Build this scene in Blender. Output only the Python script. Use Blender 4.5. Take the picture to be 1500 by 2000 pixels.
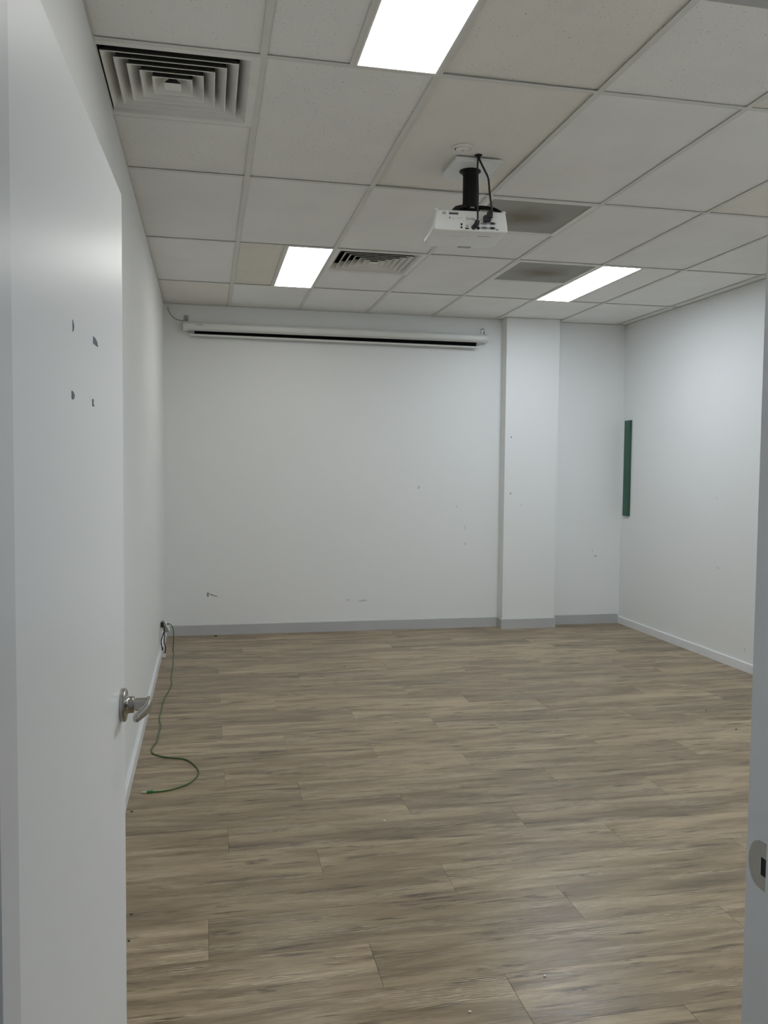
import bpy, bmesh, math, random
from mathutils import Vector, Matrix

random.seed(7)
for o in list(bpy.data.objects):
    bpy.data.objects.remove(o)
SC = bpy.context.scene
COL = SC.collection

# ------------------------------------------------------------------ camera
F_PX, YAW, PITCH, ROLL = 1652.05, 0.2064, -0.0532, 0.0099
CAM = Vector((-0.1849, -6.5066, 1.4739))
cam_d = bpy.data.cameras.new('camera')
cam_d.sensor_fit = 'VERTICAL'
cam_d.sensor_height = 36.0
cam_d.lens = F_PX / 2000.0 * 36.0
cam_d.clip_start = 0.02
cam_o = bpy.data.objects.new('camera', cam_d)
COL.objects.link(cam_o)
Fv = Vector((math.sin(YAW) * math.cos(PITCH), math.cos(YAW) * math.cos(PITCH), math.sin(PITCH)))
Rv = Vector((math.cos(YAW), -math.sin(YAW), 0))
Uv = Rv.cross(Fv)
R2 = Rv * math.cos(ROLL) + Uv * math.sin(ROLL)
U2 = Uv * math.cos(ROLL) - Rv * math.sin(ROLL)
m = Matrix((R2, U2, -Fv)).transposed().to_4x4()
m.translation = CAM
cam_o.matrix_world = m
SC.camera = cam_o

# ------------------------------------------------------------------ world (even corridor light behind the door) and exposure
world = bpy.data.worlds.new('world')
SC.world = world
world.use_nodes = True
world.node_tree.nodes['Background'].inputs[0].default_value = (0.88, 0.93, 1.0, 1)
world.node_tree.nodes['Background'].inputs[1].default_value = 0.20
PANEL_WARM = ((1.0, 0.99, 0.95), 7.5)       # older tubes on the door side
PANEL_COOL = ((0.90, 0.99, 1.09), 18.5)    # newer, cooler tubes on the right wall side
PANEL_NEAR = ((0.90, 0.99, 1.09), 29.0)    # the brightest one, by the front wall
vs = SC.view_settings
vs.view_transform = 'Standard'
vs.look = 'None'
vs.exposure = 0.16
vs.gamma = 1.0
vs.use_curve_mapping = False

# ------------------------------------------------------------------ room numbers (metres)
XL, XR = -0.541, 3.684
YF, YB = -5.593, 0.929
H = 2.829
PX0, PX1, PY = 2.462, 2.972, 0.805       # pillar
TOP = H + 0.28


# ================================================================== helpers
def obj(name, me, mat=None, parent=None, label=None, cat=None, group=None, kind=None, loc=None):
    if isinstance(me, bmesh.types.BMesh):
        bm = me
        me = bpy.data.meshes.new(name)
        bm.normal_update()
        bm.to_mesh(me)
        bm.free()
    o = bpy.data.objects.new(name, me)
    COL.objects.link(o)
    if mat is not None and me is not None and len(me.materials) == 0:
        me.materials.append(mat)
    if parent is not None:
        o.parent = parent
    if loc is not None:
        o.location = loc
    if label: o['label'] = label
    if cat: o['category'] = cat
    if group: o['group'] = group
    if kind: o['kind'] = kind
    return o


def smooth(o, ang=40):
    for p in o.data.polygons:
        p.use_smooth = True
    try:
        o.data.set_sharp_from_angle(angle=math.radians(ang))
    except Exception:
        pass
    return o


def box(bm, x0, x1, y0, y1, z0, z1, bev=0.0, seg=1):
    r = bmesh.ops.create_cube(bm, size=1.0)
    vs_ = r['verts']
    for v in vs_:
        v.co = Vector((x0 + (v.co.x + .5) * (x1 - x0), y0 + (v.co.y + .5) * (y1 - y0), z0 + (v.co.z + .5) * (z1 - z0)))
    if bev > 0:
        es = list({e for v in vs_ for e in v.link_edges})
        bmesh.ops.bevel(bm, geom=es, offset=bev, segments=seg, affect='EDGES', profile=0.5)
    return bm


def B(x0, x1, y0, y1, z0, z1, bev=0.0, seg=1):
    return box(bmesh.new(), x0, x1, y0, y1, z0, z1, bev, seg)


def lathe(bm, prof, n=32, mat4=None):
    """prof: (r, h) list, revolved round local Z, placed by mat4"""
    rings = []
    for r, h in prof:
        if r < 1e-6:
            rings.append([bm.verts.new((0, 0, h))])
        else:
            rings.append([bm.verts.new((r * math.cos(2 * math.pi * k / n), r * math.sin(2 * math.pi * k / n), h)) for k in range(n)])
    for a, b in zip(rings, rings[1:]):
        for k in range(n):
            k2 = (k + 1) % n
            q = [a[k % len(a)], a[k2 % len(a)], b[k2 % len(b)], b[k % len(b)]]
            u = []
            for v in q:
                if v not in u: u.append(v)
            if len(u) > 2:
                bm.faces.new(u)
    allv = [v for r in rings for v in r]
    if mat4 is not None:
        bmesh.ops.transform(bm, matrix=mat4, verts=allv)
    bmesh.ops.recalc_face_normals(bm, faces=bm.faces[:])
    return bm


def catmull(pts, sub=8):
    pts = [Vector(p) for p in pts]
    P = [pts[0] * 2 - pts[1]] + pts + [pts[-1] * 2 - pts[-2]]
    out = []
    for i in range(1, len(P) - 2):
        for k in range(sub):
            t = k / sub
            a, b, c, d = P[i - 1], P[i], P[i + 1], P[i + 2]
            out.append(0.5 * ((2 * b) + (c - a) * t + (2 * a - 5 * b + 4 * c - d) * t * t + (3 * b - a - 3 * c + d) * t ** 3))
    out.append(pts[-1])
    return out


def sweep(bm, pts, prof, up=Vector((0, 0, 1)), scales=None):
    """sweep a closed 2-D profile along pts; prof in (side, up)"""
    rings = []
    n = len(pts)
    for i, p in enumerate(pts):
        t = (pts[min(i + 1, n - 1)] - pts[max(i - 1, 0)]).normalized()
        u = up if abs(t.dot(up)) < 0.95 else Vector((0, 1, 0))
        s = t.cross(u).normalized()
        w = s.cross(t).normalized()
        sc = scales[i] if scales else (1, 1)
        rings.append([bm.verts.new(p + s * (a * sc[0]) + w * (b * sc[1])) for a, b in prof])
    for a, b in zip(rings, rings[1:]):
        for k in range(len(prof)):
            k2 = (k + 1) % len(prof)
            bm.faces.new((a[k], a[k2], b[k2], b[k]))
    bm.faces.new(rings[0][::-1])
    bm.faces.new(rings[-1])
    bmesh.ops.recalc_face_normals(bm, faces=bm.faces[:])
    return bm


def circ(r, n=8, ry=None):
    ry = ry or r
    return [(r * math.cos(2 * math.pi * k / n), ry * math.sin(2 * math.pi * k / n)) for k in range(n)]


def tube(bm, pts, r, sub=8, n=8):
    return sweep(bm, catmull(pts, sub) if sub else [Vector(p) for p in pts], circ(r, n))


def prism(bm, poly, z0, z1, axis='z'):
    """extrude a 2-D polygon. axis z: (x,y); axis x: (y,z) from x=z0..z1; axis y: (x,z)"""
    def P(a, b, h):
        return {'z': (a, b, h), 'x': (h, a, b), 'y': (a, h, b)}[axis]
    lo = [bm.verts.new(P(a, b, z0)) for a, b in poly]
    hi = [bm.verts.new(P(a, b, z1)) for a, b in poly]
    n = len(poly)
    bm.faces.new(lo)
    bm.faces.new(hi)
    for k in range(n):
        bm.faces.new((lo[k], lo[(k + 1) % n], hi[(k + 1) % n], hi[k]))
    bmesh.ops.recalc_face_normals(bm, faces=bm.faces[:])
    return bm


def empty(name, loc, rotz=0.0, label=None, cat=None, group=None, kind=None):
    o = obj(name, None, None, None, label, cat, group, kind, loc)
    o.rotation_euler = (0, 0, rotz)
    o.empty_display_size = 0.05
    return o


# ================================================================== materials
def newmat(name):
    mt = bpy.data.materials.new(name)
    mt.use_nodes = True
    nt = mt.node_tree
    return mt, nt, nt.nodes['Principled BSDF']


def N(nt, kind, **kw):
    n = nt.nodes.new(kind)
    for k, v in kw.items():
        setattr(n, k, v)
    return n


def L(nt, a, b):
    nt.links.new(a, b)


def mix(nt, fac, a, b, mode='MIX'):
    n = nt.nodes.new('ShaderNodeMix')
    n.data_type = 'RGBA'
    n.blend_type = mode
    for sock, val in ((n.inputs[0], fac), (n.inputs[6], a), (n.inputs[7], b)):
        if hasattr(val, 'links'):
            nt.links.new(val, sock)
        elif isinstance(val, (int, float)):
            sock.default_value = val
        else:
            sock.default_value = (*val, 1) if len(val) == 3 else val
    return n.outputs[2]


def ramp(nt, src, lo, hi, c0=0.0, c1=1.0):
    n = nt.nodes.new('ShaderNodeMapRange')
    n.inputs[1].default_value = lo
    n.inputs[2].default_value = hi
    n.inputs[3].default_value = c0
    n.inputs[4].default_value = c1
    nt.links.new(src, n.inputs[0])
    return n.outputs[0]


def plain(name, col, rough=0.5, metal=0.0, noise=0.03, nscale=8.0, bump=0.0, bscale=200.0, spec=0.5):
    mt, nt, bs = newmat(name)
    tc = N(nt, 'ShaderNodeTexCoord')
    nz = N(nt, 'ShaderNodeTexNoise')
    nz.inputs['Scale'].default_value = nscale
    nz.inputs['Detail'].default_value = 4
    L(nt, tc.outputs['Object'], nz.inputs['Vector'])
    f = ramp(nt, nz.outputs[0], 0.3, 0.7)
    c0 = tuple(c * (1 - noise) for c in col)
    c1 = tuple(min(1, c * (1 + noise)) for c in col)
    L(nt, mix(nt, f, c0, c1), bs.inputs['Base Color'])
    bs.inputs['Roughness'].default_value = rough
    bs.inputs['Metallic'].default_value = metal
    bs.inputs['Specular IOR Level'].default_value = spec
    if bump > 0:
        n2 = N(nt, 'ShaderNodeTexNoise')
        n2.inputs['Scale'].default_value = bscale
        L(nt, tc.outputs['Object'], n2.inputs['Vector'])
        b = N(nt, 'ShaderNodeBump')
        b.inputs['Strength'].default_value = bump
        b.inputs['Distance'].default_value = 0.001
        L(nt, n2.outputs[0], b.inputs['Height'])
        L(nt, b.outputs[0], bs.inputs['Normal'])
    return mt


def tile_mat(name, col, pit, stain, pcol):
    """mineral fibre ceiling tile: pinholes, faint mottling, optional brown stains"""
    mt, nt, bs = newmat(name)
    tc = N(nt, 'ShaderNodeTexCoord')
    oi = N(nt, 'ShaderNodeObjectInfo')
    nz = N(nt, 'ShaderNodeTexNoise', noise_dimensions='4D')
    nz.inputs['Scale'].default_value = 3.0
    nz.inputs['Detail'].default_value = 5
    L(nt, tc.outputs['Object'], nz.inputs['Vector'])
    w = N(nt, 'ShaderNodeMath', operation='MULTIPLY')
    w.inputs[1].default_value = 37.0
    L(nt, oi.outputs['Random'], w.inputs[0])
    L(nt, w.outputs[0], nz.inputs['W'])
    c = mix(nt, ramp(nt, nz.outputs[0], 0.35, 0.7), tuple(x * 0.965 for x in col), tuple(min(1, x * 1.02) for x in col))
    if stain > 0:
        s = N(nt, 'ShaderNodeTexNoise', noise_dimensions='4D')
        s.inputs['Scale'].default_value = 5.5
        s.inputs['Detail'].default_value = 8
        s.inputs['Roughness'].default_value = 0.7
        L(nt, tc.outputs['Object'], s.inputs['Vector'])
        L(nt, w.outputs[0], s.inputs['W'])
        sf = ramp(nt, s.outputs[0], 0.60, 0.78, 0.0, stain)
        c = mix(nt, sf, c, (0.30, 0.27, 0.20))
    # pinholes
    p = N(nt, 'ShaderNodeTexNoise', noise_dimensions='4D')
    p.inputs['Scale'].default_value = 135.0
    p.inputs['Detail'].default_value = 1.5
    L(nt, tc.outputs['Object'], p.inputs['Vector'])
    L(nt, w.outputs[0], p.inputs['W'])
    pf = ramp(nt, p.outputs[0], 0.665, 0.72, 0.0, pit)
    c = mix(nt, pf, c, pcol)
    g = N(nt, 'ShaderNodeTexNoise')
    g.inputs['Scale'].default_value = 420.0
    L(nt, tc.outputs['Object'], g.inputs['Vector'])
    c = mix(nt, ramp(nt, g.outputs[0], 0.3, 0.7, 0.0, 0.10), c, tuple(x * 0.75 for x in col))
    L(nt, c, bs.inputs['Base Color'])
    bs.inputs['Roughness'].default_value = 0.95
    bs.inputs['Specular IOR Level'].default_value = 0.15
    b = N(nt, 'ShaderNodeBump')
    b.inputs['Strength'].default_value = 0.35
    b.inputs['Distance'].default_value = 0.001
    L(nt, p.outputs[0], b.inputs['Height'])
    L(nt, b.outputs[0], bs.inputs['Normal'])
    return mt


def plank_mat():
    mt, nt, bs = newmat('greige_oak_vinyl')
    tc = N(nt, 'ShaderNodeTexCoord')
    oi = N(nt, 'ShaderNodeObjectInfo')
    w = N(nt, 'ShaderNodeMath', operation='MULTIPLY')
    w.inputs[1].default_value = 91.0
    L(nt, oi.outputs['Random'], w.inputs[0])

    def nz(sx, sy, detail=4, rough=0.55, woff=0.0, dist=0.0):
        mp = N(nt, 'ShaderNodeMapping')
        mp.inputs['Scale'].default_value = (sx, sy, 1)
        L(nt, tc.outputs['Object'], mp.inputs['Vector'])
        n = N(nt, 'ShaderNodeTexNoise', noise_dimensions='4D')
        n.inputs['Scale'].default_value = 1.0
        n.inputs['Detail'].default_value = detail
        n.inputs['Roughness'].default_value = rough
        n.inputs['Distortion'].default_value = dist
        L(nt, mp.outputs[0], n.inputs['Vector'])
        a = N(nt, 'ShaderNodeMath', operation='ADD')
        a.inputs[1].default_value = woff
        L(nt, w.outputs[0], a.inputs[0])
        L(nt, a.outputs[0], n.inputs['W'])
        return n.outputs[0]

    dark = (0.108, 0.073, 0.040)
    mid = (0.238, 0.174, 0.102)
    lite = (0.395, 0.300, 0.182)
    pale = (0.56, 0.46, 0.32)
    big = nz(1.5, 9.0, 5, 0.6, 0.0, 0.5)
    c = mix(nt, ramp(nt, big, 0.42, 0.58), mid, lite)
    # broad dark bands along the board
    band = nz(1.5, 17.0, 6, 0.62, 13.0, 0.6)
    c = mix(nt, ramp(nt, band, 0.52, 0.66, 0, 0.75), c, dark)
    # short dark smudges
    sm = nz(3.6, 30.0, 5, 0.62, 27.0, 0.5)
    c = mix(nt, ramp(nt, sm, 0.56, 0.64, 0, 0.85), c, tuple(x * 0.62 for x in dark))
    # fine streaks
    st = nz(9.0, 190.0, 3, 0.6, 5.0)
    c = mix(nt, ramp(nt, st, 0.38, 0.64, 0.0, 0.26), c, dark)
    st2 = nz(14.0, 260.0, 3, 0.6, 45.0)
    c = mix(nt, ramp(nt, st2, 0.58, 0.70, 0.0, 0.40), c, pale)
    # limed cathedral figure in patches
    mpw = N(nt, 'ShaderNodeMapping')
    mpw.inputs['Scale'].default_value = (3.2, 30.0, 1)
    L(nt, tc.outputs['Object'], mpw.inputs['Vector'])
    off = N(nt, 'ShaderNodeVectorMath', operation='ADD')
    cmb = N(nt, 'ShaderNodeCombineXYZ')
    L(nt, w.outputs[0], cmb.inputs[0])
    L(nt, w.outputs[0], cmb.inputs[1])
    L(nt, mpw.outputs[0], off.inputs[0])
    L(nt, cmb.outputs[0], off.inputs[1])
    wv = N(nt, 'ShaderNodeTexWave', wave_type='BANDS', bands_direction='Y')
    wv.inputs['Scale'].default_value = 1.5
    wv.inputs['Distortion'].default_value = 9.0
    wv.inputs['Detail'].default_value = 3
    wv.inputs['Detail Scale'].default_value = 1.4
    L(nt, off.outputs[0], wv.inputs['Vector'])
    mask = ramp(nt, nz(1.5, 13.0, 3, 0.5, 61.0), 0.53, 0.60)
    wf = N(nt, 'ShaderNodeMath', operation='MULTIPLY')
    L(nt, ramp(nt, wv.outputs[1], 0.62, 0.92, 0, 0.8), wf.inputs[0])
    L(nt, mask, wf.inputs[1])
    c = mix(nt, wf.outputs[0], c, pale)
    # tone of the whole board
    hv = N(nt, 'ShaderNodeHueSaturation')
    L(nt, c, hv.inputs['Color'])
    L(nt, ramp(nt, oi.outputs['Random'], 0, 1, 0.87, 1.15), hv.inputs['Value'])
    L(nt, hv.outputs[0], bs.inputs['Base Color'])
    L(nt, ramp(nt, st, 0.3, 0.7, 0.29, 0.40), bs.inputs['Roughness'])
    bs.inputs['Specular IOR Level'].default_value = 0.55
    b = N(nt, 'ShaderNodeBump')
    b.inputs['Strength'].default_value = 0.10
    b.inputs['Distance'].default_value = 0.001
    L(nt, st, b.inputs['Height'])
    L(nt, b.outputs[0], bs.inputs['Normal'])
    return mt


def grille_mat():
    """grey mesh sheet with a round cloud of dust in the middle"""
    mt, nt, bs = newmat('dusty_grey_mesh')
    tc = N(nt, 'ShaderNodeTexCoord')
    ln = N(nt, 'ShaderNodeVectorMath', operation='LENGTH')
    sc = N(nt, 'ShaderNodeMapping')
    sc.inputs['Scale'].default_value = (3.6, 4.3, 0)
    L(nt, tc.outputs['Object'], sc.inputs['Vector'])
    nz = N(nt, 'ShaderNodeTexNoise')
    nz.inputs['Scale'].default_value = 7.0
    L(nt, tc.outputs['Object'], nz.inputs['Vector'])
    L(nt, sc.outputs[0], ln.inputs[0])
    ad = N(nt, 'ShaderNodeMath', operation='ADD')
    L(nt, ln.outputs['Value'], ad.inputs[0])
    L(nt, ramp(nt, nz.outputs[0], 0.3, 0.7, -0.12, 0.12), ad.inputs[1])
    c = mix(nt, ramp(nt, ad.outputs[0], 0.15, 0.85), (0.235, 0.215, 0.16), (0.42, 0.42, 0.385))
    mp = N(nt, 'ShaderNodeMapping')
    mp.inputs['Rotation'].default_value = (0, 0, math.radians(45))
    mp.inputs['Scale'].default_value = (95, 95, 1)
    L(nt, tc.outputs['Object'], mp.inputs['Vector'])
    ck = N(nt, 'ShaderNodeTexVoronoi')
    ck.inputs['Scale'].default_value = 1.0
    ck.inputs['Randomness'].default_value = 0.05
    L(nt, mp.outputs[0], ck.inputs['Vector'])
    c = mix(nt, ramp(nt, ck.outputs['Distance'], 0.18, 0.40, 0.42, 0.0), c, (0.03, 0.03, 0.026))
    L(nt, c, bs.inputs['Base Color'])
    bs.inputs['Roughness'].default_value = 0.75
    return mt


def emit_mat(name, cs):
    mt = bpy.data.materials.new(name)
    mt.use_nodes = True
    nt = mt.node_tree
    nt.nodes.clear()
    e = N(nt, 'ShaderNodeEmission')
    e.inputs[0].default_value = (*cs[0], 1)
    e.inputs[1].default_value = cs[1]
    o = N(nt, 'ShaderNodeOutputMaterial')
    L(nt, e.outputs[0], o.inputs[0])
    return mt


def wall_mat(name, col, rough=0.62):
    mt, nt, bs = newmat(name)
    tc = N(nt, 'ShaderNodeTexCoord')
    a = N(nt, 'ShaderNodeTexNoise')
    a.inputs['Scale'].default_value = 0.9
    a.inputs['Detail'].default_value = 3
    L(nt, tc.outputs['Object'], a.inputs['Vector'])
    c = mix(nt, ramp(nt, a.outputs[0], 0.3, 0.7), tuple(x * 0.985 for x in col), col)
    s = N(nt, 'ShaderNodeTexNoise')
    s.inputs['Scale'].default_value = 4.2
    s.inputs['Detail'].default_value = 9
    s.inputs['Roughness'].default_value = 0.72
    L(nt, tc.outputs['Object'], s.inputs['Vector'])
    c = mix(nt, ramp(nt, s.outputs[0], 0.70, 0.80, 0, 0.22), c, tuple(x * 0.7 for x in col))
    L(nt, c, bs.inputs['Base Color'])
    bs.inputs['Roughness'].default_value = rough
    bs.inputs['Specular IOR Level'].default_value = 0.3
    r = N(nt, 'ShaderNodeTexNoise')
    r.inputs['Scale'].default_value = 260
    L(nt, tc.outputs['Object'], r.inputs['Vector'])
    b = N(nt, 'ShaderNodeBump')
    b.inputs['Strength'].default_value = 0.08
    b.inputs['Distance'].default_value = 0.001
    L(nt, r.outputs[0], b.inputs['Height'])
    L(nt, b.outputs[0], bs.inputs['Normal'])
    return mt


def timber_green():
    mt, nt, bs = newmat('green_stained_timber')
    tc = N(nt, 'ShaderNodeTexCoord')
    mp = N(nt, 'ShaderNodeMapping')
    mp.inputs['Scale'].default_value = (40, 40, 2.2)
    L(nt, tc.outputs['Object'], mp.inputs['Vector'])
    n = N(nt, 'ShaderNodeTexNoise')
    n.inputs['Scale'].default_value = 1.0
    n.inputs['Detail'].default_value = 6
    n.inputs['Distortion'].default_value = 0.6
    L(nt, mp.outputs[0], n.inputs['Vector'])
    L(nt, mix(nt, ramp(nt, n.outputs[0], 0.3, 0.7), (0.020, 0.072, 0.046), (0.052, 0.150, 0.098)), bs.inputs['Base Color'])
    bs.inputs['Roughness'].default_value = 0.55
    return mt


M = {}
M['wall'] = wall_mat('white_wall_paint', (0.835, 0.845, 0.832))
M['door'] = wall_mat('white_door_enamel', (0.88, 0.895, 0.895), 0.34)
M['frame'] = plain('white_frame_enamel', (0.72, 0.735, 0.745), 0.35, noise=0.015)
M['skirt_w'] = plain('white_skirting', (0.80, 0.81, 0.81), 0.4, noise=0.03, nscale=5)
M['skirt_g'] = plain('grey_skirting', (0.49, 0.495, 0.492), 0.38, noise=0.03, nscale=4)
M['tee'] = plain('ceiling_tee_white', (0.72, 0.72, 0.675), 0.5, noise=0.03, nscale=5)
M['tile_smooth'] = tile_mat('ceiling_tile_white', (0.905, 0.905, 0.885), 0.12, 0.0, (0.45, 0.43, 0.38))
M['tile_pitted'] = tile_mat('ceiling_tile_pitted', (0.895, 0.89, 0.86), 0.8, 0.0, (0.25, 0.235, 0.20))
M['tile_aged'] = tile_mat('ceiling_tile_aged', (0.875, 0.852, 0.79), 0.65, 0.12, (0.26, 0.235, 0.18))
M['tile_stained'] = tile_mat('ceiling_tile_stained', (0.83, 0.80, 0.715), 0.5, 0.45, (0.25, 0.22, 0.17))
M['slab'] = plain('dark_ceiling_void', (0.10, 0.10, 0.095), 0.9, noise=0.1)
M['subfloor'] = plain('subfloor', (0.06, 0.05, 0.04), 0.9, noise=0.1)
M['plank'] = plank_mat()
M['vent'] = plain('vent_white_metal', (0.83, 0.825, 0.78), 0.5, noise=0.05, nscale=6)
M['vent_shade'] = plain('painted_shade_louvre_backs', (0.05, 0.048, 0.043), 0.9, noise=0.2, nscale=30)  # near-black colour paints in the shade of the gaps between louvres
M['duct'] = plain('black_duct_lining', (0.012, 0.012, 0.011), 0.9, noise=0.2)
M['mesh'] = grille_mat()
M['panel_warm'] = emit_mat('lit_diffuser_neutral', PANEL_WARM)
M['panel_near'] = emit_mat('lit_diffuser_bright', PANEL_NEAR)
M['panel_cool'] = emit_mat('lit_diffuser_cool', PANEL_COOL)
M['black'] = plain('black_metal', (0.006, 0.006, 0.0065), 0.5, noise=0.1, spec=0.2)
M['rubber'] = plain('black_cable', (0.010, 0.010, 0.012), 0.45, noise=0.1)
M['white_plastic'] = plain('white_plastic', (0.80, 0.80, 0.78), 0.35, noise=0.015)
M['projector'] = plain('projector_white_shell', (0.80, 0.805, 0.78), 0.36, noise=0.01)
M['grey_plastic'] = plain('grey_plastic', (0.33, 0.33, 0.31), 0.45, noise=0.04)
M['mid_grey'] = plain('pale_grey_print', (0.34, 0.34, 0.33), 0.5, noise=0.02)
M['faint'] = plain('faint_grey_print', (0.60, 0.605, 0.59), 0.5, noise=0.02)
M['vga_blue'] = plain('blue_grey_socket', (0.16, 0.17, 0.22), 0.4, noise=0.05)
M['silver'] = plain('socket_silver', (0.42, 0.42, 0.41), 0.35, 0.7, noise=0.05)
M['steel'] = plain('satin_nickel', (0.40, 0.385, 0.36), 0.24, 1.0, noise=0.05, nscale=30)
M['brushed'] = plain('dull_nickel', (0.40, 0.39, 0.36), 0.36, 1.0, noise=0.05, nscale=30)
M['dark_hole'] = plain('dark_hole', (0.02, 0.02, 0.022), 0.9, noise=0.1)
M['screen_case'] = plain('screen_white_case', (0.74, 0.745, 0.72), 0.42, noise=0.02)
M['screen_black'] = plain('screen_black_border', (0.004, 0.004, 0.004), 0.9, noise=0.1, spec=0.05)
M['tile_cap'] = plain('aged_white_cap', (0.84, 0.82, 0.75), 0.6, noise=0.03)
M['green_timber'] = timber_green()
M['green_cable'] = plain('green_cable_jacket', (0.048, 0.128, 0.036), 0.42, noise=0.06, nscale=20)
M['green_plug'] = plain('green_cable_boot', (0.025, 0.19, 0.045), 0.4, noise=0.05)
M['clear'] = plain('clear_plug_tip', (0.50, 0.52, 0.44), 0.2, noise=0.05)
M['chip'] = plain('exposed_door_core', (0.15, 0.165, 0.20), 0.8, noise=0.3, nscale=120)
M['scuff'] = plain('wall_scuff', (0.33, 0.335, 0.32), 0.85, noise=0.3, nscale=90)
M['scuff_pale'] = plain('faint_wall_scuff', (0.62, 0.625, 0.60), 0.8, noise=0.1, nscale=90)
M['crumb_white'] = plain('pale_crumb', (0.75, 0.72, 0.65), 0.8, noise=0.1, nscale=60)
M['crumb_dark'] = plain('dark_crumb', (0.025, 0.022, 0.02), 0.8, noise=0.2, nscale=60)

# ================================================================== walls
T = 0.10


def struct(name, bm, mat):
    return obj(name, bm, mat, kind='structure')


wall_left = struct('wall_left', B(XL - T, XL, YF, YB + T, -0.06, TOP), M['wall'])
wall_right = struct('wall_right', B(XR, XR + T, YF, YB + T, -0.06, TOP), M['wall'])
wall_back = struct('wall_back', B(XL, XR, YB, YB + T, -0.06, TOP), M['wall'])
pillar = struct('wall_pillar', B(PX0, PX1, PY, YB, -0.06, TOP), M['wall'])
OX0, OX1, OZ = -0.402, 0.493, 2.036          # rough opening of the doorway
WFY = YF - 0.127
bm = bmesh.new()
box(bm, XL - T, OX0, WFY, YF, -0.06, TOP)
box(bm, OX1, XR + T, WFY, YF, -0.06, TOP)
box(bm, OX0, OX1, WFY, YF, OZ, TOP)
wall_front = struct('wall_front', bm, M['wall'])

# scuffs and chips on the walls (thin flat marks)
def blob(pts, origin, ax, ay, thick, nrm):
    b_ = bmesh.new()
    o_ = Vector(origin); ax = Vector(ax); ay = Vector(ay); nrm = Vector(nrm)
    lo = [b_.verts.new(o_ + ax * x + ay * y) for x, y in pts]
    hi = [b_.verts.new(o_ + ax * x + ay * y + nrm * thick) for x, y in pts]
    b_.faces.new(hi)
    n = len(pts)
    for k in range(n):
        b_.faces.new((lo[k], lo[(k + 1) % n], hi[(k + 1) % n], hi[k]))
    bmesh.ops.recalc_face_normals(b_, faces=b_.faces[:])
    return b_


def rough_blob(w, h, seed, n=9, slope=0.0):
    r = random.Random(seed)
    out = []
    for k in range(n):
        a = 2 * math.pi * k / n
        q = r.uniform(0.6, 1.0)
        x = math.cos(a) * w / 2 * q
        out.append((x, math.sin(a) * h / 2 * q + slope * x))
    return out


def wmark(parent, mat, origin, pts, ax, nrm, thick=0.0012):
    obj('scuff_mark', blob(pts, origin, ax, (0, 0, 1), thick, nrm), mat, parent)


bx_, bn_ = (1, 0, 0), (0, -1, 0)
wmark(wall_back, M['scuff'], (-0.178, YB, 0.355), [(-.010, .016), (.004, .018), (.012, .012), (.008, -.004), (.004, -.020), (-.008, -.022), (-.012, -.004)], bx_, bn_)
wmark(wall_back, M['scuff'], (-0.13, YB, 0.346), [(-.034, .016), (0, .006), (.034, -.008), (.036, -.014), (.0, -.006), (-.03, .004)], bx_, bn_)
wmark(wall_back, M['scuff'], (3.432, YB, 0.643), [(-.012, -.006), (.002, -.002), (.014, .010), (.004, .010), (-.010, .002)], bx_, bn_)
wmark(wall_back, M['scuff_pale'], (3.40, YB, 0.70), rough_blob(.012, .03, 4), bx_, bn_)
for i, (x, z, w, h, s) in enumerate(((1.692, 1.292, .03, .03, .3), (2.132, 0.927, .008, .05, 0), (2.135, 0.776, .02, .025, .4),
                                     (1.18, 0.27, .10, .022, .05), (1.05, 0.28, .03, .02, .0), (2.05, 1.12, .012, .02, 0))):
    wmark(wall_back, M['scuff_pale'], (x, YB, z), rough_blob(w, h, 20 + i, 9, s), bx_, bn_)
for i, (y, z, w, h, s) in enumerate(((-0.62, 1.26, .03, .012, .6), (-0.66, 0.72, .05, .01, .2), (-1.02, 0.16, .02, .03, .4))):
    wmark(wall_right, M['scuff_pale'], (XR, y, z), rough_blob(w, h, 40 + i, 9, s), (0, 1, 0), (-1, 0, 0))
for z in (1.755, 1.244):
    wmark(pillar, M['dark_hole'], (2.522, PY, z), circ(0.0055, 10), bx_, bn_, 0.0012)
wmark(pillar, M['scuff_pale'], (2.625, PY, 1.14), rough_blob(.02, .012, 61), bx_, bn_)

# ------------------------------------------------------------------ skirting
SG, SW = 0.092, 0.068


def skirt_prof(d, h):
    return [(0, 0.0005), (d, 0.0005), (d, h - 0.004), (d - 0.004, h), (0, h)]


def skirt_x(name, x0, x1, y, d, h, mat):
    return struct(name, prism(bmesh.new(), [(y - a, b) for a, b in skirt_prof(d, h)], x0, x1, 'x'), mat)


def skirt_y(name, y0, y1, x, sgn, d, h, mat):
    return struct(name, prism(bmesh.new(), [(x + sgn * a, b) for a, b in skirt_prof(d, h)], y0, y1, 'y'), mat)


skirt_x('baseboard_back', XL + 0.016, PX0 - 0.0105, YB, 0.010, SG, M['skirt_g'])
bm = bmesh.new()
pr = skirt_prof(0.010, SG)
prism(bm, [(PY - a, b) for a, b in pr], PX0 - 0.010, PX1 + 0.010, 'x')
prism(bm, [(PX0 - a, b) for a, b in pr], PY, YB - 0.0102, 'y')
prism(bm, [(PX1 + a, b) for a, b in pr], PY, YB - 0.0102, 'y')
struct('baseboard_pillar', bm, M['skirt_g'])
skirt_x('baseboard_alcove', PX1 + 0.0105, XR - 0.013, YB, 0.010, SG, M['skirt_g'])
skirt_y('baseboard_left', YF, YB, XL, 1, 0.016, SW, M['skirt_w'])
skirt_y('baseboard_right', YF, YB, XR, -1, 0.012, SW, M['skirt_w'])
skirt_x('baseboard_front', 0.55, XR - 0.013, YF + 0.012, 0.012, SW, M['skirt_w'])

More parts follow.
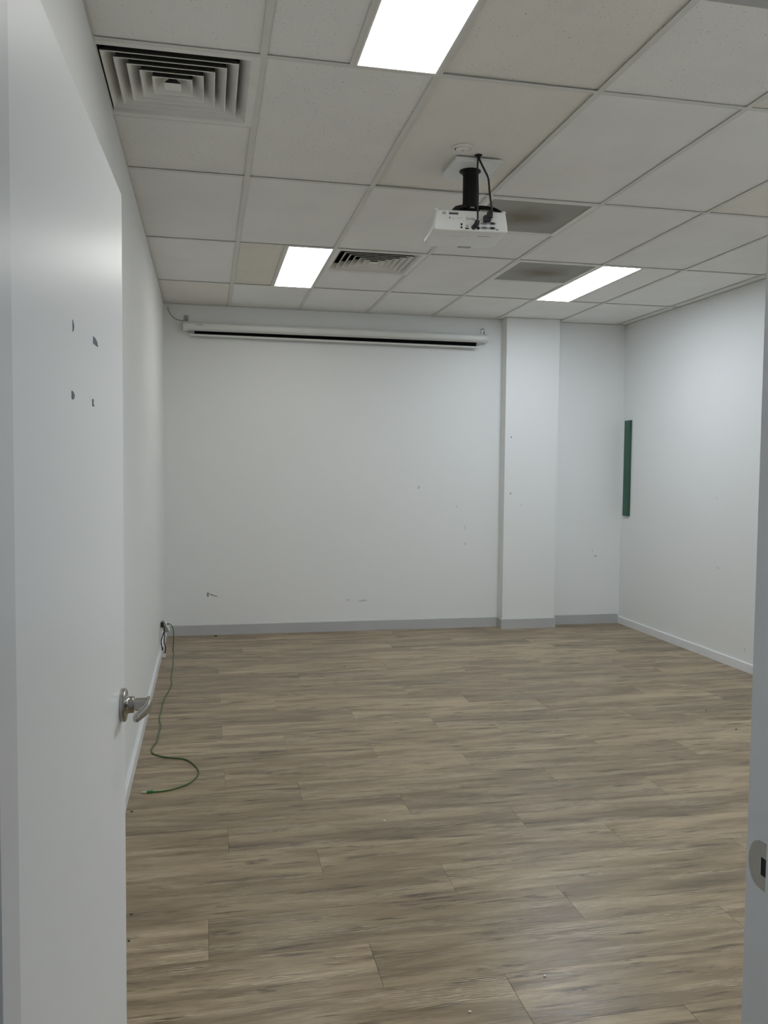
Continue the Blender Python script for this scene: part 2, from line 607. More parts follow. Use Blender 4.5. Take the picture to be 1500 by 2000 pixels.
# ================================================================== floor
floor = struct('floor', B(XL - T, XR + T, -7.8, YB + T, -0.06, -0.0045), M['subfloor'])
PITCHW, Y0, PL, GAP = 0.2303, -4.237, 1.207, 0.0004
cyc = {2: 0.663, 0: 0.225, 1: -0.105}
over = {0: 0.304, 1: -0.182, 15: 0.447, 19: 0.09}
plank_mesh = {}


def plank_geo(lx, ly):
    key = (round(lx, 4), round(ly, 4))
    if key not in plank_mesh:
        c = 0.0007
        b_ = bmesh.new()
        lo = [b_.verts.new((sx * lx / 2, sy * ly / 2, -0.0045)) for sx, sy in ((-1, -1), (1, -1), (1, 1), (-1, 1))]
        md = [b_.verts.new((sx * lx / 2, sy * ly / 2, -c)) for sx, sy in ((-1, -1), (1, -1), (1, 1), (-1, 1))]
        hi = [b_.verts.new((sx * (lx / 2 - c), sy * (ly / 2 - c), 0)) for sx, sy in ((-1, -1), (1, -1), (1, 1), (-1, 1))]
        b_.faces.new(hi)
        for k in range(4):
            k2 = (k + 1) % 4
            b_.faces.new((lo[k], lo[k2], md[k2], md[k]))
            b_.faces.new((md[k], md[k2], hi[k2], hi[k]))
        bmesh.ops.recalc_face_normals(b_, faces=b_.faces[:])
        me = bpy.data.meshes.new('floor_plank')
        b_.to_mesh(me)
        b_.free()
        me.materials.append(M['plank'])
        plank_mesh[key] = me
    return plank_mesh[key]


r = -15
while True:
    ya = Y0 + r * PITCHW
    yb = min(ya + PITCHW, YB)
    if ya >= YB - 0.01:
        break
    xa, xb = XL, XR
    if yb < YF - 0.02:                 # corridor side of the doorway
        xa, xb = XL - T, 1.6
    j = over.get(r, cyc[r % 3])
    cuts = []
    x = j - PL * 6
    while x < xb - 0.02:
        if x > xa + 0.02:
            cuts.append(x)
        x += PL
    xs = [xa] + cuts + [xb]
    for a, b_ in zip(xs, xs[1:]):
        obj('floor_plank', plank_geo(b_ - a - GAP, yb - ya - GAP), None, floor, loc=((a + b_) / 2, (ya + yb) / 2, 0))
    r += 1

# ================================================================== ceiling
ceiling = struct('ceiling', B(XL - T, XR + T, WFY, YB + T, TOP, TOP + 0.08), M['slab'])
XS = [XL] + [0.6 * k for k in range(7)] + [XR]        # column lines
YS = [YF, -4.8, -3.6, -2.4, -1.2, 0.0, YB]             # row lines
TW = 0.012                                             # half width of a tee
TT = 0.0016
ZT = H + TT + 0.0035                                            # underside of tiles


def tee_geo(bm_, x0, x1, y0, y1):
    box(bm_, x0, x1, y0, y1, H, H + TT)
    if (x1 - x0) < (y1 - y0):
        cx = (x0 + x1) / 2
        box(bm_, cx - .001, cx + .001, y0, y1, H + TT, H + 0.035)
    else:
        cy = (y0 + y1) / 2
        box(bm_, x0, x1, cy - .001, cy + .001, H + TT, H + 0.035)
    return bm_


for x in XS[1:-1]:
    obj('main_tee', tee_geo(bmesh.new(), x - TW, x + TW, YF, YB), M['tee'], ceiling)
for y in YS[1:-1]:
    for a, b_ in zip(XS, XS[1:]):
        x0 = a + (TW if a > XL else 0)
        x1 = b_ - (TW if b_ < XR else 0)
        obj('cross_tee', tee_geo(bmesh.new(), x0, x1, y - TW, y + TW), M['tee'], ceiling)
for (x0, x1, y) in ((XL, -TW, -3.0), (0.6 + TW, 1.2 - TW, -0.6), (1.2 + TW, 1.8 - TW, -1.8), (1.8 + TW, 2.4 - TW, -0.6)):
    obj('cross_tee', tee_geo(bmesh.new(), x0, x1, y - TW, y + TW), M['tee'], ceiling)
for (x, y0, y1) in ((0.3, -4.8, -3.6), (0.3, -1.2, 0), (2.7, -4.8, -3.6), (2.7, -1.2, 0)):
    obj('cross_tee', tee_geo(bmesh.new(), x - TW, x + TW, y0 + TW, y1 - TW), M['tee'], ceiling)
# wall angles
WA = 0.006
def angle(x0, x1, y0, y1):
    obj('wall_angle', B(x0, x1, y0, y1, H - 0.0008, H + 0.0008), M['tee'], ceiling)
angle(XL, XL + WA, YF, YB); angle(XR - WA, XR, YF, YB)
angle(XL, PX0, YB - WA, YB); angle(PX1, XR, YB - WA, YB)
angle(PX0 - WA, PX0, PY - WA, YB); angle(PX1, PX1 + WA, PY - WA, YB); angle(PX0, PX1, PY - WA, PY)
angle(XL, XR, YF, YF + WA)

# tiles: (col, row) -> material; cells taken by lights and vents are split
special = {
    (0, 2): [('fit', XL, 0, -3.6, -3.0), ('tile_pitted', XL, 0, -3.0, -2.4)],
    (1, 1): [('tile_pitted', 0, .3, -4.8, -3.6), ('fit', .3, .6, -4.8, -3.6)],
    (1, 4): [('tile_stained', 0, .3, -1.2, 0), ('fit', .3, .6, -1.2, 0)],
    (2, 4): [('fit', .6, 1.2, -1.2, -.6), ('tile_smooth', .6, 1.2, -.6, 0)],
    (3, 3): [('fit', 1.2, 1.8, -2.4, -1.8), ('tile_smooth', 1.2, 1.8, -1.8, -1.2)],
    (4, 4): [('fit', 1.8, 2.4, -1.2, -.6), ('tile_smooth', 1.8, 2.4, -.6, 0)],
    (5, 4): [('fit', 2.4, 2.7, -1.2, 0), ('tile_smooth', 2.7, 3.0, -1.2, 0)],
    (5, 1): [('fit', 2.4, 2.7, -4.8, -3.6), ('tile_smooth', 2.7, 3.0, -4.8, -3.6)],
}
kindof = {(0, 1): 'tile_pitted', (1, 2): 'tile_pitted', (2, 1): 'tile_aged', (2, 2): 'tile_aged', (0, 5): 'tile_aged',
          (4, 1): 'tile_aged', (5, 2): 'tile_aged', (3, 1): 'tile_pitted', (0, 0): 'tile_pitted', (1, 0): 'tile_pitted', (2, 0): 'tile_aged'}
droop = {(2, 1): 1, (2, 2): 1, (0, 5): 1}
tile_mesh = {}


def tile(kind, x0, x1, y0, y1, cell=None):
    g = 0.003
    lx, ly = x1 - x0 - 2 * g, y1 - y0 - 2 * g
    key = (kind, round(lx, 3), round(ly, 3))
    if key not in tile_mesh:
        b_ = B(-lx / 2, lx / 2, -ly / 2, ly / 2, 0, 0.015, 0.0015)
        me = bpy.data.meshes.new('ceiling_tile')
        b_.to_mesh(me); b_.free()
        me.materials.append(M[kind])
        tile_mesh[key] = me
    o = obj('ceiling_tile', tile_mesh[key], None, ceiling, loc=((x0 + x1) / 2, (y0 + y1) / 2, ZT))
    if cell in droop:                      # tiles that sit slightly skew and show a dark gap at one end
        o.location.z += 0.004
        o.rotation_euler = (random.uniform(-.002, .002), 0.0035, 0)
    return o


for ci, (a, b_) in enumerate(zip(XS, XS[1:])):
    for ri, (c, d) in enumerate(zip(YS, YS[1:])):
        if (ci, ri) in special:
            for k, x0, x1, y0, y1 in special[(ci, ri)]:
                if k != 'fit':
                    tile(k, x0, x1, y0, y1)
            continue
        kind = kindof.get((ci, ri), 'tile_smooth')
        if (ci, ri) == (5, 5):             # cut round the pillar
            g = 0.003
            poly = [(a + g, c + g), (b_ - g, c + g), (b_ - g, d - g), (PX1 + g, d - g), (PX1 + g, PY - g), (PX0 - g, PY - g), (PX0 - g, d - g), (a + g, d - g)]
            obj('ceiling_tile', prism(bmesh.new(), poly, ZT, ZT + 0.015), M[kind], ceiling)
            continue
        tile(kind, a, b_, c, d, (ci, ri))

# ================================================================== ceiling lights
def light_panel(x0, x1, y0, y1, label, pm):
    cx, cy = (x0 + x1) / 2, (y0 + y1) / 2
    t = empty('ceiling_light', (cx, cy, H), 0, label, 'light', 'lit panels set into the ceiling grid')
    hx, hy = (x1 - x0) / 2 - 0.006, (y1 - y0) / 2 - 0.006
    f = 0.008
    b_ = bmesh.new()
    for (p, q, s, w) in ((-hx, hx, -hy, -hy + f), (-hx, hx, hy - f, hy), (-hx, -hx + f, -hy + f, hy - f), (hx - f, hx, -hy + f, hy - f)):
        box(b_, p, q, s, w, -0.0012, 0.03)
    obj('light_frame', b_, M['vent'], t)
    obj('housing', B(-hx + f, hx - f, -hy + f, hy - f, 0.02, 0.05), M['vent'], t)
    obj('diffuser', B(-hx + f, hx - f, -hy + f, hy - f, -0.0004, 0.006), M[pm], t)
    return t


light_panel(0.3, 0.6, -4.8, -3.6, 'glowing white ceiling panel closest to the doorway', 'panel_warm')
light_panel(0.3, 0.6, -1.2, 0.0, 'glowing white ceiling panel between a stained tile and the square louvred vent', 'panel_warm')
light_panel(2.4, 2.7, -1.2, 0.0, 'glowing white ceiling panel beside the dark return grille, in front of the pillar', 'panel_cool')
light_panel(2.4, 2.7, -4.8, -3.6, 'glowing white ceiling panel near the front wall on the right wall side', 'panel_near')

# ================================================================== louvred vents
def louvre_vent(cx, cy, x0, x1, y0, y1, label):
    """square cone diffuser: flat rim, five nested flared rings and a centre plate"""
    t = empty('air_vent', (cx, cy, H), 0, label, 'vent', 'square louvred air vents')
    o0 = 0.2265
    st = 0.0393
    X0, X1, Y0_, Y1 = x0 - cx, x1 - cx, y0 - cy, y1 - cy
    hole = o0 + st
    xl = max(-hole, X0)
    b_ = bmesh.new()
    zf0, zf1 = -0.001, 0.004
    if xl > X0 + 1e-4:
        box(b_, X0, xl, Y0_, Y1, zf0, zf1)
    box(b_, hole, X1, Y0_, Y1, zf0, zf1)
    box(b_, xl, hole, Y0_, -hole, zf0, zf1)
    box(b_, xl, hole, hole, Y1, zf0, zf1)
    # the rim turns up into the neck as a cone of its own
    lip, up_ = hole, hole - 0.036
    cone = [[b_.verts.new((max(sx * hf, X0 + .001), sy * hf, z)) for sx, sy in ((-1, -1), (1, -1), (1, 1), (-1, 1))] for hf, z in ((lip, 0.0), (up_, 0.042))]
    for i in range(4):
        b_.faces.new((cone[0][i], cone[0][(i + 1) % 4], cone[1][(i + 1) % 4], cone[1][i]))
    bmesh.ops.recalc_face_normals(b_, faces=b_.faces[:])
    obj('rim', b_, M['vent'], t)
    # dark neck above
    b_ = bmesh.new()
    w = 0.285
    wl = max(-w, X0 + 0.004)
    box(b_, wl, w, -w, w, 0.10, 0.104)
    for q in ((wl, wl + .002, -w, w), (w - .002, w, -w, w), (wl, w, -w, -w + .002), (wl, w, w - .002, w)):
        box(b_, q[0], q[1], q[2], q[3], 0.004, 0.10)
    obj('duct_neck', b_, M['duct'], t)
    for k in range(5):
        ob = o0 - st * k                # lower, wide edge
        it = ob - 0.040                 # upper, narrow edge
        z0, z1 = 0.001, 0.044
        b_ = bmesh.new()
        rings = []
        for half, z in ((ob, z0), (ob - 0.0015, z0 - 0.0016), (ob - 0.0035, z0 - 0.0012), (it - 0.001, z1), (it + 0.001, z1 + 0.0012), (ob, z0 + 0.003)):
            rings.append([b_.verts.new((sx * half, sy * half, z)) for sx, sy in ((-1, -1), (1, -1), (1, 1), (-1, 1))])
        rings.append(rings[0])
        for p, q in zip(rings, rings[1:]):
            for i in range(4):
                j = (i + 1) % 4
                b_.faces.new((p[i], p[j], q[j], q[i]))
        bmesh.ops.recalc_face_normals(b_, faces=b_.faces[:])
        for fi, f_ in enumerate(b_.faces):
            f_.material_index = 1 if fi >= 16 else 0  # outer, upward faces get the painted gap shade
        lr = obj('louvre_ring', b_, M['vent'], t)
        lr.data.materials.append(M['vent_shade'])
    hc = o0 - st * 5
    b_ = bmesh.new()
    lo = [b_.verts.new((sx * hc, sy * hc, 0.0)) for sx, sy in ((-1, -1), (1, -1), (1, 1), (-1, 1))]
    hi = [b_.verts.new((sx * (hc - .02), sy * (hc - .02), 0.026)) for sx, sy in ((-1, -1), (1, -1), (1, 1), (-1, 1))]
    b_.faces.new(lo); b_.faces.new(hi)
    for i in range(4):
        b_.faces.new((lo[i], lo[(i + 1) % 4], hi[(i + 1) % 4], hi[i]))
    bmesh.ops.recalc_face_normals(b_, faces=b_.faces[:])
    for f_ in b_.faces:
        f_.material_index = 0 if all(abs(v.co.z) < 1e-6 for v in f_.verts) else 1  # all but the underside carries the painted shade
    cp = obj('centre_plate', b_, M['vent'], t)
    cp.data.materials.append(M['vent_shade'])
    # cross bars holding the rings
    b_ = bmesh.new()
    box(b_, -0.2, 0.2, -0.004, 0.004, 0.040, 0.046)
    box(b_, -0.004, 0.004, -0.2, 0.2, 0.040, 0.046)
    obj('cross_bar', b_, M['duct'], t)
    return t


louvre_vent(-0.3035, -3.3, XL + 0.001, -TW + 0.004, -3.6 + 0.006, -3.0 - 0.006,
            'white square louvred ceiling vent pushed up against the left wall')
louvre_vent(0.9, -0.9, 0.6 + 0.006, 1.2 - 0.006, -1.2 + 0.006, -0.6 - 0.006,
            'white square louvred ceiling vent right beside a glowing light panel')


# ================================================================== return grilles
def return_grille(cx, cy, label):
    t = empty('return_grille', (cx, cy, H), 0, label, 'vent', 'dark mesh return grilles')
    h, w = 0.294, 0.026
    b_ = bmesh.new()
    for q in ((-h, h, -h, -h + w), (-h, h, h - w, h), (-h, -h + w, -h + w, h - w), (h - w, h, -h + w, h - w)):
        box(b_, q[0], q[1], q[2], q[3], -0.001, 0.008)
    obj('grille_frame', b_, M['vent'], t)
    obj('mesh_sheet', B(-h + w, h - w, -h + w, h - w, 0.003, 0.006), M['mesh'], t)
    return t


return_grille(1.5, -2.1, 'dark dusty mesh return grille right behind the projector')
return_grille(2.1, -0.9, 'dark dusty mesh return grille right beside a glowing light panel')

# ================================================================== door frame and door
frame = empty('trim_1', (0, 0, 0), kind='structure')
SY = -5.646                                # where the door stop begins


def jamb(xr, xs, xo, z1):
    """rebate face xr, stop face xs, back xo"""
    b_ = bmesh.new()
    poly = [(xr, YF + 0.002), (xr, SY), (xs, SY), (xs, WFY - 0.002), (xo, WFY - 0.002), (xo, YF + 0.002)]
    prism(b_, poly, 0.0005, z1)
    bmesh.ops.bevel(b_, geom=[e for e in b_.edges if abs(e.verts[0].co.z - e.verts[1].co.z) > .5], offset=0.0025, segments=3, affect='EDGES')
    return b_


smooth(obj('jamb', jamb(-0.386, -0.3645, OX0 + 0.001, OZ - 0.001), M['frame'], frame))
smooth(obj('jamb', jamb(0.477, 0.458, OX1 - 0.001, OZ - 0.001), M['frame'], frame))
ZR = 2.021
b_ = bmesh.new()
prism(b_, [(YF + 0.002, ZR), (SY, ZR), (SY, ZR - 0.012), (WFY - 0.002, ZR - 0.012), (WFY - 0.002, OZ - 0.001), (YF + 0.002, OZ - 0.001)], -0.386, 0.477, 'x')
obj('head', b_, M['frame'], frame)
# architraves on both wall faces
for nm, (x0, x1, z0, z1) in (('architrave', (-0.45, -0.388, 0.0005, 2.085)), ('architrave', (0.479, 0.541, 0.0005, 2.085)), ('architrave', (-0.388, 0.479, 2.023, 2.085))):
    obj(nm, B(x0, x1, WFY - 0.012, WFY, z0, z1, 0.002), M['frame'], frame)
    if x0 > -0.45:
        obj(nm, B(x0, x1, YF, YF + 0.0118, z0, z1, 0.002), M['frame'], frame)
# strike plate on the right jamb: flat plate with a curved lip towards the room and a latch hole
b_ = bmesh.new()
xs_ = 0.477
hz, zc = 0.029, 0.993
ring = []
yA, yB_, yH0, yH1 = -5.6455, YF + 0.0025, -5.640, -5.616
def plate_poly(y0, y1, z0, z1):
    box(b_, xs_ - 0.0016, xs_, y0, y1, z0, z1)
plate_poly(yA, yH0, zc - hz, zc + hz)
plate_poly(yH0, yH1, zc - hz, zc - 0.011)
plate_poly(yH0, yH1, zc + 0.011, zc + hz)
nl = 6
arc = [(yH1 + 0.024 * math.cos(math.radians(a)) ** .8, zc + hz * math.sin(math.radians(a))) for a in (-90, -75, -60, -45, -30, -15, 0, 15, 30, 45, 60, 75)]
prism(b_, [(yH1, zc - hz)] + arc[1:] + [(yH1, zc + hz)], xs_ - 0.0016, xs_, 'x')
strike = obj('strike_plate', b_, M['brushed'], frame)
strike['label'] = 'dull metal strike plate with a square latch hole'
obj('latch_hole', B(xs_ - 0.0006, xs_ - 0.0001, yH0, yH1, zc - 0.011, zc + 0.011), M['dark_hole'], strike)

# the door leaf, hinged at the left jamb and standing open into the room
HX, HY = -0.3779, -5.589
EX, EY = -0.3510, -4.72
DW = math.hypot(EX - HX, EY - HY)
ang = -math.atan2(EX - HX, EY - HY)
DT = 0.036
DTOP = 2.010
door = obj('door_1', B(-DT, 0, 0.0, DW, 0.008, DTOP, 0.0012), M['door'], kind='structure', loc=(HX, HY, 0))
door.rotation_euler = (0, 0, ang)
# hinges
for z in (0.25, 1.02, 1.80):
    b_ = bmesh.new()
    lathe(b_, [(0, -.05), (.0055, -.05), (.0055, .05), (0, .05)], 12, Matrix.Translation((-0.0065, -0.0075, z)))
    box(b_, -0.035, -0.006, -0.0022, 0.0002, z - .05, z + .05)
    obj('hinge', b_, M['brushed'], door)
# chips left by a removed fitting
def chip(y, z, pts):
    obj('chipped_patch', blob([(a, b) for a, b in pts], (0, y, z), (0, 1, 0), (0, 0, 1), 0.0006, (1, 0, 0)), M['chip'], door)
Lc = [(-5.252, 1.665, [(-.004, .009), (.006, .002), (.003, -.004), (-.004, -.008)]),
      (-5.062, 1.671, [(-.020, .006), (.004, .0055), (.020, .002), (.022, -.0015), (.028, -.0045), (-.020, -.005)]),
      (-5.258, 1.569, [(-.010, .006), (.002, .005), (.010, .002), (.010, -.002), (.0, -.0055), (-.010, -.005)]),
      (-5.087, 1.571, [(-.008, .006), (.004, .006), (.000, -.002), (.010, -.003), (.008, -.005), (-.008, -.005)])]
for y, z, pts in Lc:
    chip((y - HY) * 1.0005, z, pts)

# handle
HYc = DW - 0.060
HZ = 0.997
Mx = Matrix.Translation((0, HYc, HZ)) @ Matrix.Rotation(math.radians(90), 4, 'Y')
handle = smooth(obj('door_handle', lathe(bmesh.new(), [(0, 0), (.0325, 0), (.0330, .002), (.0330, .0075), (.0322, .0095), (.0300, .0108), (.0220, .0115), (.0190, .0128),
                                                   (.0170, .0152), (.0164, .0185), (.0164, .0245), (.0160, .0252), (0, .0252)], 48, Mx), M['steel'], door), 35)
handle['label'] = 'satin metal lever handle on a round rose'
b_ = bmesh.new()
lathe(b_, [(0, .025), (.0108, .025), (.0108, .0278), (.0128, .0282), (.0128, .0520), (0, .0522)], 32, Mx)
lever_pts = catmull([(.0525, .0120, .0), (.0545, -.002, .0005), (.0552, -.014, .001), (.0540, -.030, .001), (.0495, -.050, -.0005), (.0435, -.068, -.002), (.0390, -.082, -.003), (.0380, -.088, -.0035)], 6)
pts = [Vector((p[0], HYc + p[1], HZ + p[2])) for p in lever_pts]
nsc = len(pts)
scl = []
for i in range(nsc):
    t = i / (nsc - 1)
    hgt = 1.18 - 0.50 * t if t < 0.93 else (1.18 - 0.50 * t) * (1 - (t - 0.93) / 0.07 * 0.35)
    scl.append((1.0 if t < 0.93 else 1.0 - (t - .93) / .07 * .4, hgt))
prof = [(.0055 * math.copysign(abs(math.cos(a)) ** .6, math.cos(a)), .0110 * math.copysign(abs(math.sin(a)) ** .75, math.sin(a))) for a in [2 * math.pi * k / 20 for k in range(20)]]
sweep(b_, pts, prof, Vector((0, 0, 1)), scl)
smooth(obj('lever', b_, M['steel'], handle), 50)

# ================================================================== projector and mount
mount = empty('projector_mount', (0.981, -2.765, H), 0, 'black pole mount on a white plate holding up the projector', 'mount')
obj('ceiling_plate', B(-0.102, 0.112, -0.120, 0.118, -0.016, 0.002, 0.002), M['white_plastic'], mount)
smooth(obj('flange', lathe(bmesh.new(), [(0, -.015), (.048, -.0165), (.049, -.0185), (.047, -.021), (.038, -.027), (.034, -.033), (0, -.034)], 40), M['black'], mount), 45)
b_ = bmesh.new()
lathe(b_, [(0, -.030), (.0325, -.030), (.0325, -.205), (0, -.212)], 40)
smooth(obj('pole', b_, M['black'], mount), 45)
PZ0, PHT = 2.507, 0.092
ztop = PZ0 + PHT - H
b_ = bmesh.new()
lathe(b_, [(0, -.190), (.036, -.190), (.048, -.196), (.050, -.205), (0, -.206)], 32)
obj('swivel_joint', b_, M['black'], mount)
for k, (ax_, ay_) in enumerate(((-0.098, -0.098), (0.120, -0.100), (-0.095, 0.085), (0.095, 0.085))):
    bb = bmesh.new()
    zt = -0.188
    sweep(bb, catmull([(0, 0, zt), (ax_ * .35, ay_ * .35, zt + .002), (ax_ * .75, ay_ * .75, zt - .014), (ax_, ay_, ztop + 0.004), (ax_ * 1.05, ay_ * 1.05, ztop - 0.0005)], 6), [(-.012, -.007), (.012, -.007), (.012, .007), (-.012, .007)])
    obj('bracket_arm', bb, M['black'], mount)
obj('rating_tag', B(-0.006, 0.012, -0.0336, -0.032, -0.192, -0.184), M['grey_plastic'], mount)

PROT = math.radians(-4.5)
proj = empty('projector', (0.957, -2.765, PZ0), PROT, 'white projector hanging upside down, its rear sockets towards the doorway', 'projector')
# body: loft of rounded outlines, rear at local -y
HWX, HDY = 0.168, 0.135


def outline(inx, iny, rr, rf, n=8):
    pts_ = []
    X_, Y_ = HWX - inx, HDY - iny
    bow = 0.022
    for (cx, cy, rad, a0) in ((X_ - rr, -Y_ + rr, rr, -90), (X_ - rf, Y_ - rf, rf, 0), (-X_ + rf, Y_ - rf, rf, 90), (-X_ + rr, -Y_ + rr, rr, 180)):
        for k in range(n + 1):
            a = math.radians(a0 + 90 * k / n)
            x, y = cx + rad * math.cos(a), cy + rad * math.sin(a)
            if y > 0:
                y += bow * (1 - (x / X_) ** 2) * (y / Y_)
            pts_.append((x, y))
    return pts_


b_ = bmesh.new()
levels = [(0.014, 0.012, .012, .05, 0.0), (0.006, 0.005, .012, .05, 0.0015), (0.0015, 0.001, .012, .05, 0.006), (0.0, 0.0, .012, .05, 0.012), (0.004, 0.0015, .012, .05, 0.045), (0.010, 0.003, .012, .05, 0.080),
          (0.014, 0.006, .012, .048, 0.088), (0.022, 0.014, .012, .045, PHT)]
rings = []
for inx, iny, rr, rf, z in levels:
    rings.append([b_.verts.new((x, y, z)) for x, y in outline(inx, iny, rr, rf)])
for p, q in zip(rings, rings[1:]):
    for i in range(len(p)):
        j = (i + 1) % len(p)
        b_.faces.new((p[i], p[j], q[j], q[i]))
b_.faces.new(rings[0][::-1]); b_.faces.new(rings[-1])
bmesh.ops.recalc_face_normals(b_, faces=b_.faces[:])
body = smooth(obj('shell', b_, M['projector'], proj), 32)
YR = -HDY                                  # rear face (slopes in by about 3 mm towards the mount)


def rx(cx): return (cx / 5.769 - 119.3) * 0.00231
def rz(cx, cy): return ((1092 + (cx - 275) * 0.049) - cy) * 0.000405
def ry(z): return YR + (0.0015 * max(0, z - .012) / .033 if z < .045 else 0.0015 + 0.0015 * (z - .045) / .035)


def rear_box(name, cx, cy, w, h, mat, parent=body, out=0.0018, bev=0.0):
    x, z = rx(cx), rz(cx, cy)
    w2, h2 = w / 5.769 * 0.00231 / 2, h * 0.000405 / 2
    y = ry(z)
    return obj(name, B(x - w2, x + w2, y - out, y + 0.003, z - h2, z + h2, bev), mat, parent)


def rear_disc(name, cx, cy, rad, mat, parent=body, out=0.0018):
    x, z = rx(cx), rz(cx, cy)
    mm = Matrix.Translation((x, ry(z), z)) @ Matrix.Rotation(math.radians(90), 4, 'X')
    rr_ = rad * 0.000403
    return obj(name, lathe(bmesh.new(), [(0, -.003), (rr_, -.003), (rr_, out), (0, out)], 16, mm), mat, parent)


rear_box('rating_label', 390, 912, 40, 26, M['mid_grey'], out=0.0007)
sl = rear_box('vent_slot', 495, 915, 106, 28, M['mid_grey'], out=0.001)
rear_box('slot_gap', 495, 921, 96, 12, M['dark_hole'], parent=sl, out=0.0014)
rear_box('lock_slot', 452, 963, 8, 20, M['dark_hole'], out=0.0008)
rear_box('printed_mark', 490, 972, 36, 12, M['faint'], out=0.0006)
rear_box('printed_mark', 563, 968, 58, 9, M['faint'], out=0.0006)
rear_disc('audio_socket', 583, 1035, 11, M['dark_hole'])
rear_disc('audio_socket', 583, 1068, 11, M['dark_hole'])
rear_disc('audio_socket', 770, 1078, 16, M['dark_hole'])
rear_disc('screw', 803, 987, 7, M['grey_plastic'])
rear_disc('screw', 775, 1036, 9, M['silver'])
rear_box('usb_socket', 645, 1054, 10, 14, M['dark_hole'])
rear_box('hdmi_socket', 645, 1080, 40, 12, M['dark_hole'])
rear_box('usb_socket', 983, 1097, 19, 10, M['dark_hole'])
for cx, cy, mt in ((838, 1028, 'vga_blue'), (926, 1031, 'dark_hole'), (838, 1077, 'vga_blue'), (926, 1081, 'dark_hole')):
    v = rear_box('serial_socket', cx, cy, 60, 29, M['silver'], out=0.0022)
    rear_box('socket_face', cx, cy - 2, 44, 20, M[mt], parent=v, out=0.0030)
    rear_disc('socket_screw', cx - 38, cy, 6.5, M['grey_plastic'], parent=v, out=0.003)
    rear_disc('socket_screw', cx + 38, cy, 6.5, M['grey_plastic'], parent=v, out=0.003)
# upside-down maker's lettering on the rear
fc = bpy.data.curves.new('rear_lettering', 'FONT')
fc.body = 'BenQ'
fc.size = 0.0165
fc.extrude = 0.0009
fc.align_x = 'CENTER'
fc.align_y = 'CENTER'
tmp = bpy.data.objects.new('tmp', fc)
COL.objects.link(tmp)
bpy.context.view_layer.update()
me = bpy.data.meshes.new_from_object(tmp)
bpy.data.objects.remove(tmp)
x, z = rx(682), rz(682, 980)
me.transform(Matrix.Translation((x, ry(z) - 0.0007, z)) @ Matrix.Rotation(math.radians(180), 4, 'Y') @ Matrix.Rotation(math.radians(90), 4, 'X'))
me.materials.clear()
obj('lettering', me, M['mid_grey'], body)
# corner feet that stand on the upper side
for fx in (-0.150, 0.150):
    obj('foot', lathe(bmesh.new(), [(0, 0), (.009, 0), (.010, .002), (.010, .007), (.008, .0095), (0, .010)], 20, Matrix.Translation((fx, -HDY + 0.020, PHT - 0.0045))), M['white_plastic'], proj)
    obj('foot', lathe(bmesh.new(), [(0, 0), (.009, 0), (.010, .002), (.010, .007), (.008, .0095), (0, .010)], 20, Matrix.Translation((fx * .85, HDY - 0.04, PHT - 0.0005))), M['white_plastic'], proj)
# marks on the face that looks down
obj('control_window', B(-0.002, 0.060, HDY - 0.020, HDY + 0.006, -0.0006, 0.001), M['mid_grey'], body)
row = [(-0.070, -.055), (-0.055, -.052), (-0.045, -.044), (-0.033, -.053), (-0.020, -.055), (0.000, -.058)]
for x, y in row:
    obj('control_button', lathe(bmesh.new(), [(0, .001), (.0022, .001), (.0022, -.0008), (0, -.001)], 12, Matrix.Translation((x, y, 0))), M['mid_grey'], body)
obj('status_lamp', lathe(bmesh.new(), [(0, .001), (.003, .001), (.003, -.001), (0, -.0015)], 12, Matrix.Translation((0.022, -.062, 0))), M['white_plastic'], body)
b_ = bmesh.new()
rr = random.Random(3)
x = 0.046
while x < 0.098:
    w = rr.uniform(.0022, .0042)
    box(b_, x, x + w, -0.070, -0.061, -0.0005, 0.001)
    x += w + .0012
obj('printed_mark', b_, M['mid_grey'], body)

# cables from the ceiling hole to the projector
YC = -2.925
cab = obj('video_cable', tube(bmesh.new(), [(0.974, -2.900, H + 0.002), (0.972, -2.905, H - 0.018), (0.966, -2.918, H - 0.055), (0.966, -2.924, 2.72), (0.967, -2.928, 2.66), (0.968, -2.924, 2.60), (0.969, -2.924, 2.565), (0.968, -2.924, 2.545), (0.967, -2.922, 2.538), (0.964, -2.917, 2.531)], 0.0042, 8, 10), M['rubber'],
          label='thin black cable running down in front of the mount pole to the lower sockets', cat='cable')
smooth(cab, 60)
smooth(obj('plug', sweep(bmesh.new(), catmull([(0.969, -2.922, 2.549), (0.966, -2.921, 2.537), (0.961, -2.915, 2.528), (0.958, -2.896, 2.525)], 5), circ(0.0108, 12)), M['rubber'], cab), 60)
cab2 = obj('power_cable', tube(bmesh.new(), [(0.978, -2.898, H + 0.002), (0.982, -2.904, H - 0.018), (0.996, -2.916, H - 0.055), (1.014, -2.922, H - 0.095), (1.019, -2.925, 2.69), (1.023, -2.928, 2.65), (1.030, -2.928, 2.605), (1.033, -2.926, 2.580), (1.030, -2.924, 2.568)], 0.0044, 8, 10), M['rubber'],
           label='black power cable curving out beside the mount pole to a block plug', cat='cable')
smooth(cab2, 60)
b_ = bmesh.new()
box(b_, 1.000, 1.030, -2.928, -2.895, 2.549, 2.575, 0.003, 2)
box(b_, 1.014, 1.036, -2.932, -2.908, 2.562, 2.592, 0.004, 2)
obj('plug', b_, M['rubber'], cab2)

